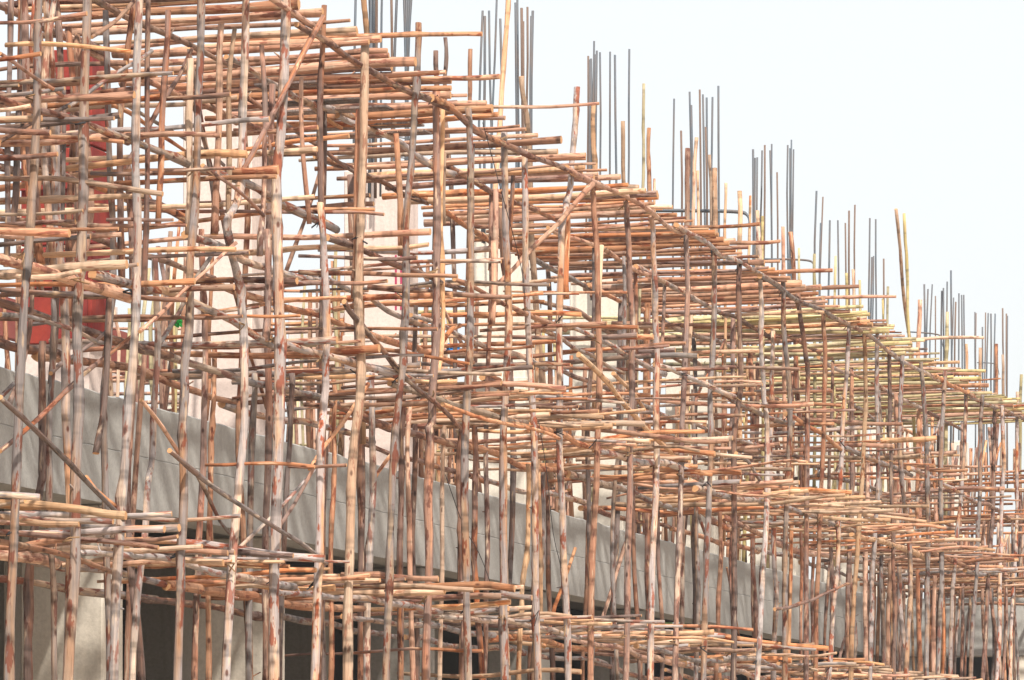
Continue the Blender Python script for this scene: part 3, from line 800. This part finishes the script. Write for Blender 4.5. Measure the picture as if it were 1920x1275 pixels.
# single poles that stand out on the lower levels
LM = [
 ((0, 331), (120, 334), (305, 364), 12, 'pale', 9.8, 'pale bent pole drooping to its sawn tip in the upper left'),
 ((0, 478), (220, 470), (442, 467), 13, 'pale', 9.8, 'straight thick yellowish pole at mid height near the left edge'),
 ((0, 944), (120, 952), (236, 968), 19, 'pale', 9.75, 'thickest pale pole low at the left edge, topmost of its pile'),
 ((0, 964), (110, 976), (212, 978), 14, 'bark', 9.9, 'grey pole lying just under the thickest pale pole at the left edge'),
 ((0, 998), (150, 1012), (297, 1027), 12, 'bark_brown', 9.9, 'brown pole with a pale sawn end low at the left'),
 ((0, 1028), (200, 1032), (440, 1036), 12, 'dark', 10.1, 'straight dark pole low at the left, above the dark doorway'),
 ((232, 968), (330, 976), (452, 967), 10, 'bark', 9.9, 'crooked grey pole ending right of the thickest pale pole'),
 ((420, 1030), (480, 1040), (550, 1042), 12, 'bark_brown', 9.95, 'short dark pole end in front of the beam, left of the centre'),
 ((640, 1078), (740, 1083), (822, 1086), 13, 'peeled', 9.95, 'smooth thick orange pole low in the middle left'),
 ((640, 1112), (780, 1106), (870, 1094), 10, 'bark', 9.95, 'pole tilting up to the right just beyond the smooth thick orange pole'),
 ((1060, 822), (1220, 826), (1374, 821), 11, 'pale', 9.75, 'pale thick straight pole jutting at mid height right of the centre'),
 ((1080, 862), (1250, 850), (1410, 858), 8, 'pale', 9.8, 'pale thin pole just below the pale thick straight one'),
 ((1180, 905), (1340, 910), (1487, 901), 10, 'peeled', 9.75, 'pinkish pole jutting up to the right on the middle platform'),
 ((1240, 915), (1420, 912), (1597, 923), 10, 'peeled', 9.7, 'long pinkish pole with square end on the middle platform, above the pale pair'),
 ((1300, 925), (1470, 938), (1622, 932), 9, 'pale', 9.75, 'upper pole of the pale pair jutting from the middle platform'),
 ((1340, 938), (1500, 945), (1652, 941), 9, 'pale', 9.75, 'lower pole of the pale pair jutting from the middle platform'),
 ((1500, 955), (1620, 965), (1737, 978), 8, 'pale', 9.8, 'pale bowed pole on the right part of the middle platform'),
 ((1620, 830), (1690, 825), (1756, 821), 11, 'pale', 9.75, 'stout pale pole end jutting at the right, below the green platform'),
 ((1640, 870), (1760, 882), (1815, 881), 7, 'peeled', 9.8, 'thin brown pole end below the stout pale pole at the right'),
 ((1720, 1022), (1800, 1026), (1866, 1032), 8, 'pale', 9.8, 'bright pole end low at the right, on the middle platform'),
 ((1280, 1185), (1400, 1200), (1553, 1216), 12, 'peeled', 9.8, 'thick smooth pole jutting right on the lowest platform'),
 ((1180, 1172), (1300, 1174), (1412, 1181), 7, 'peeled', 9.9, 'thin straight pole just above the thick smooth pole on the lowest platform'),
]
for p, mpt, t, w, mt, dt, lab in LM:
    a = at(t[0], t[1], dt)
    c = at_u(p[0], p[1], a.y); m_ = at_u(mpt[0], mpt[1], a.y)
    r = px_r(w, a)
    pts = [c, m_, a]
    if p[0] <= 0: pts.insert(0, c + (c - m_).normalized() * 0.5)
    o = pole('loose_pole', pts, r * 1.05, r * 0.92, mt, None, wob=0.6, ring=0.12, sides=10)
    tag(o, lab, 'pole', 'single poles lying on the lower levels')

# ------------------------------------------------------------------ shoring posts inside the upper floor
sh = thing('shoring', (-14.5, 50, Z_BT), 'forest of thin props standing on the upper floor under the greenish far platform', 'props')
for k in range(230):
    y = 36 + 27 * (rnd() ** 0.75); x = -ru(12.95, 16.5)
    tp = EYE + ru(5.3, 5.85)
    r = ru(0.018, 0.032)
    ln = rg(0, .05)
    pole('prop', [(x, y, Z_BT - 0.06), (x + rg(0, .04), y + ln, (Z_BT + tp) / 2), (x + rg(0, .06), y + 2 * ln, tp)], r, r * .85, pick(('peeled', 3), ('green', 2), ('bark_brown', 2), ('pale', 2)), sh, ring=0.5, sides=6)
for k in range(26):
    y = ru(22, 36); x = -ru(12.95, 15.5)
    r = ru(0.02, 0.03)
    tp = EYE + ru(4.8, 6.0)
    pole('prop', [(x, y, Z_BT - 0.06), (x + rg(0, .08), y + rg(0, .08), tp)], r, r * .85, pick(('peeled', 3), ('bark_brown', 2), ('pale', 1)), sh, ring=0.4, sides=6)
for k in range(60):
    y = ru(38, 62); z = EYE + pick((4.4, 1), (4.9, 1), (5.4, 1)) + rg(0, .08)
    r = ru(.016, .026); x0 = -ru(12.7, 13.4)
    pole('rail', [(x0, y, z), (x0 - ru(1.6, 2.8), y + rg(0, .2), z + rg(0, .05))], r, r * .85, pick(('peeled', 3), ('bark_brown', 2), ('pale', 1), ('green', 1)), sh, ring=0.5, sides=6)

import bmesh
def thicket(name, objs, parent):
    bm = bmesh.new()
    ms = {}
    for o in objs:
        n0 = len(bm.faces)
        me = o.data.copy()
        me.transform(o.matrix_basis)
        bm.from_mesh(me)
        bm.faces.ensure_lookup_table()
        idx = {}
        for j, mm in enumerate(o.data.materials): idx[j] = ms.setdefault(mm.name, len(ms))
        for f in bm.faces[n0:]: f.material_index = idx[f.material_index]
        bpy.data.meshes.remove(me)
    for o in objs:
        me = o.data
        bpy.data.objects.remove(o); bpy.data.meshes.remove(me)
    me = bpy.data.meshes.new(name)
    bm.to_mesh(me); bm.free()
    for mm in ms: me.materials.append(bpy.data.materials[mm])
    o = bpy.data.objects.new(name, me); COL.objects.link(o); o.parent = parent
    o['kind'] = 'stuff'
    return o
th = []
for k in range(300):
    y = 44 + 22 * (rnd() ** 0.8); x = -ru(14.5, 20.5)
    tp = EYE + ru(5.2, 5.85); r = ru(0.022, 0.034)
    th.append(pole('prop', [(x, y, Z_BT - 0.06), (x + rg(0, .08), y + rg(0, .08), tp)], r, r * .9, pick(('peeled', 3), ('green', 2), ('bark_brown', 3), ('pale', 1)), sh, ring=0.9, sides=5))
for k in range(50):
    y = ru(42, 64); z = EYE + ru(3.9, 5.6); r = ru(.018, .026); x0 = -ru(14, 16)
    th.append(pole('rail', [(x0, y, z), (x0 - ru(1.6, 3), y + rg(0, .3), z + rg(0, .05))], r, r * .85, pick(('peeled', 3), ('bark_brown', 3), ('green', 1)), sh, ring=0.9, sides=5))
thicket('prop_thicket', th, sh)
# ------------------------------------------------------------------ scaffold that turns the corner in front of the low wing
ws = thing('pole_scaffold', (-9, 63, 0), 'far scaffold bay of thin poles across the low wing at the right edge', 'scaffold')
for k in range(150):
    x = ru(-13.0, -8.6); y = ru(60.5, 63.9)
    if x > -10.3 and rnd() < .5: x -= 2.2
    tp = pick((Z_T, 2), (Z_B + .3, 2), (Z_C, 1))
    if x > -10.45: tp = EYE + ru(3.6, 4.0)
    r = ru(.024, .036)
    z0 = -.05
    if k > 42:
        y += 3.8; z0 = Z_BT - 0.07; tp = max(tp, Z_C)
        if x > -10.4: continue
    pole('upright', [(x, y, z0), (x + rg(0, .05), y, (tp + z0) * .5), (x + rg(0, .08), y, tp)], r, r * .85, pick(('bark', 2), ('bark_brown', 2), ('peeled', 2), ('pale', 1)), ws, ring=0.4, sides=6)
for k in range(50):
    z = pick((Z_A, 1), (Z_B, 2), (Z_C, 1.5), (Z_C + .6, 1), (Z_C - .5, 1)) + rg(0, .08); y = ru(60.5, 63.8)
    r = ru(.018, .028); x0 = ru(-12.6, -11.5)
    pole('cross_pole', [(x0, y, z), (x0 + (ru(1.4, 2.2) if z > Z_B + .4 else ru(2, 3.4)), y + rg(0, .1), z + rg(0, .05))], r, r * .85, pick(('peeled', 3), ('pale', 1)), ws, ring=0.4, sides=6)

# ------------------------------------------------------------------ small things
def wire(pts, lab):
    o = tube('hanging_wire', pts, 0.0035, 'wire', None, sides=5, ring=0.15)
    tag(o, lab, 'wire')
wire([at(905, 230, 10.25), at(932, 330, 10.22), at(960, 430, 10.2), at(978, 505, 10.25), at(985, 560, 10.25)], 'black wire hanging below the top platform near the middle of the photo')
wire([at(1010, 790, 10.2), at(1025, 880, 10.18), at(1037, 1000, 10.2), at(1052, 1065, 10.2)], 'black wire hanging below the middle platform over the concrete beam')
wire([at(835, 890, 10.4), at(868, 985, 10.4), at(900, 1040, 10.4), at(928, 1115, 10.4)], 'thin grey wire slanting over the concrete beam left of the centre')
def crumple(name, c, sx, sz, material, lab, cat):
    vs_, fs = [], []
    n = 7
    for s in (0, 1):
        for i in range(n):
            for j in range(n):
                dx = 0.05 * noise.noise(Vector((i * .7, j * .7, s * 3)))
                vs_.append((c.x + sx * (i / (n - 1) - .5), c.y + dx + s * 0.05, c.z + sz * (j / (n - 1) - .5) + 0.02 * math.sin(i * 1.7)))
    for s in (0, 1):
        for i in range(n - 1):
            for j in range(n - 1):
                q = s * n * n + i * n + j
                fs.append((q, q + n, q + n + 1, q + 1) if s == 0 else (q, q + 1, q + n + 1, q + n))
    rim = [i * n for i in range(n)] + [(n - 1) * n + j for j in range(1, n)] + [i * n + n - 1 for i in range(n - 2, -1, -1)] + [j for j in range(n - 2, 0, -1)]
    for a, c2 in zip(rim, rim[1:] + rim[:1]):
        fs.append((a, a + n * n, c2 + n * n, c2))
    me = bpy.data.meshes.new(name)
    me.from_pydata(vs_, [], fs)
    me.materials.append(M[material])
    me.polygons.foreach_set('use_smooth', [True] * len(me.polygons))
    tag(link(name, me), lab, cat)
crumple('plastic_sheet', at(848, 652, 12.9), 0.13, 0.06, 'blue', 'small blue plastic sheet caught between the poles near the centre', 'sheet')
crumple('plastic_bag', at(331, 604, 12.9), 0.065, 0.05, 'greenbag', 'small bright green plastic bag between the poles on the left', 'bag')

# trees far behind, seen only in gaps low in the picture
def tree(x, y, h, lab):
    t = thing('broadleaf_tree', (x, y, 0), lab, 'tree')
    pole('trunk', [(x, y, 0), (x + .2, y, h * .5), (x + .1, y + .2, h * .8)], h * 0.03, h * 0.012, 'trunk', t, rough=0, ring=.6)
    vs_, fs = [], []
    for k in range(1600):
        v = Vector((rg(0, 1), rg(0, 1), rg(0, .8)))
        v = v.normalized() * (rnd() ** .4) * h * .34 * (1 + .3 * noise.noise(v * 1.3))
        c = Vector((x, y, h * .68)) + v
        a = Vector((rg(0, 1), rg(0, 1), rg(0, 1))).normalized(); b2 = a.orthogonal().normalized()
        s = h * .03
        n0 = len(vs_)
        vs_ += [tuple(c + a * s), tuple(c + b2 * s * .6), tuple(c - a * s), tuple(c - b2 * s * .6)]
        fs.append((n0, n0 + 1, n0 + 2, n0 + 3))
    me = bpy.data.meshes.new('crown')
    me.from_pydata(vs_, [], fs)
    me.materials.append(M['leaf'])
    link('crown', me, t)
tree(-24, 92, 6.5, 'green tree behind the building glimpsed through gaps right of the centre')
tree(-7.5, 84, 5.2, 'green tree glimpsed past the scaffold at the right edge')

# ------------------------------------------------------------------ thin dusty air
hm = bpy.data.materials.new('haze_air')
hm.use_nodes = True
hn = hm.node_tree
for n_ in list(hn.nodes):
    if n_.type == 'BSDF_PRINCIPLED': hn.nodes.remove(n_)
pv = hn.nodes.new('ShaderNodeVolumePrincipled')
pv.inputs['Color'].default_value = (0.96, 0.97, 1.0, 1)
pv.inputs['Density'].default_value = 0.0006
pv.inputs['Anisotropy'].default_value = 0.2
hn.links.new(pv.outputs[0], hn.nodes['Material Output'].inputs['Volume'])
hb, hmw = box_mesh('haze', (-950, -250, -1.0), (950, 1850, 13.0), 'wire')
hb.materials.clear()
hb.materials.append(hm)
tag(link('haze', hb, None, hmw), kind='stuff')
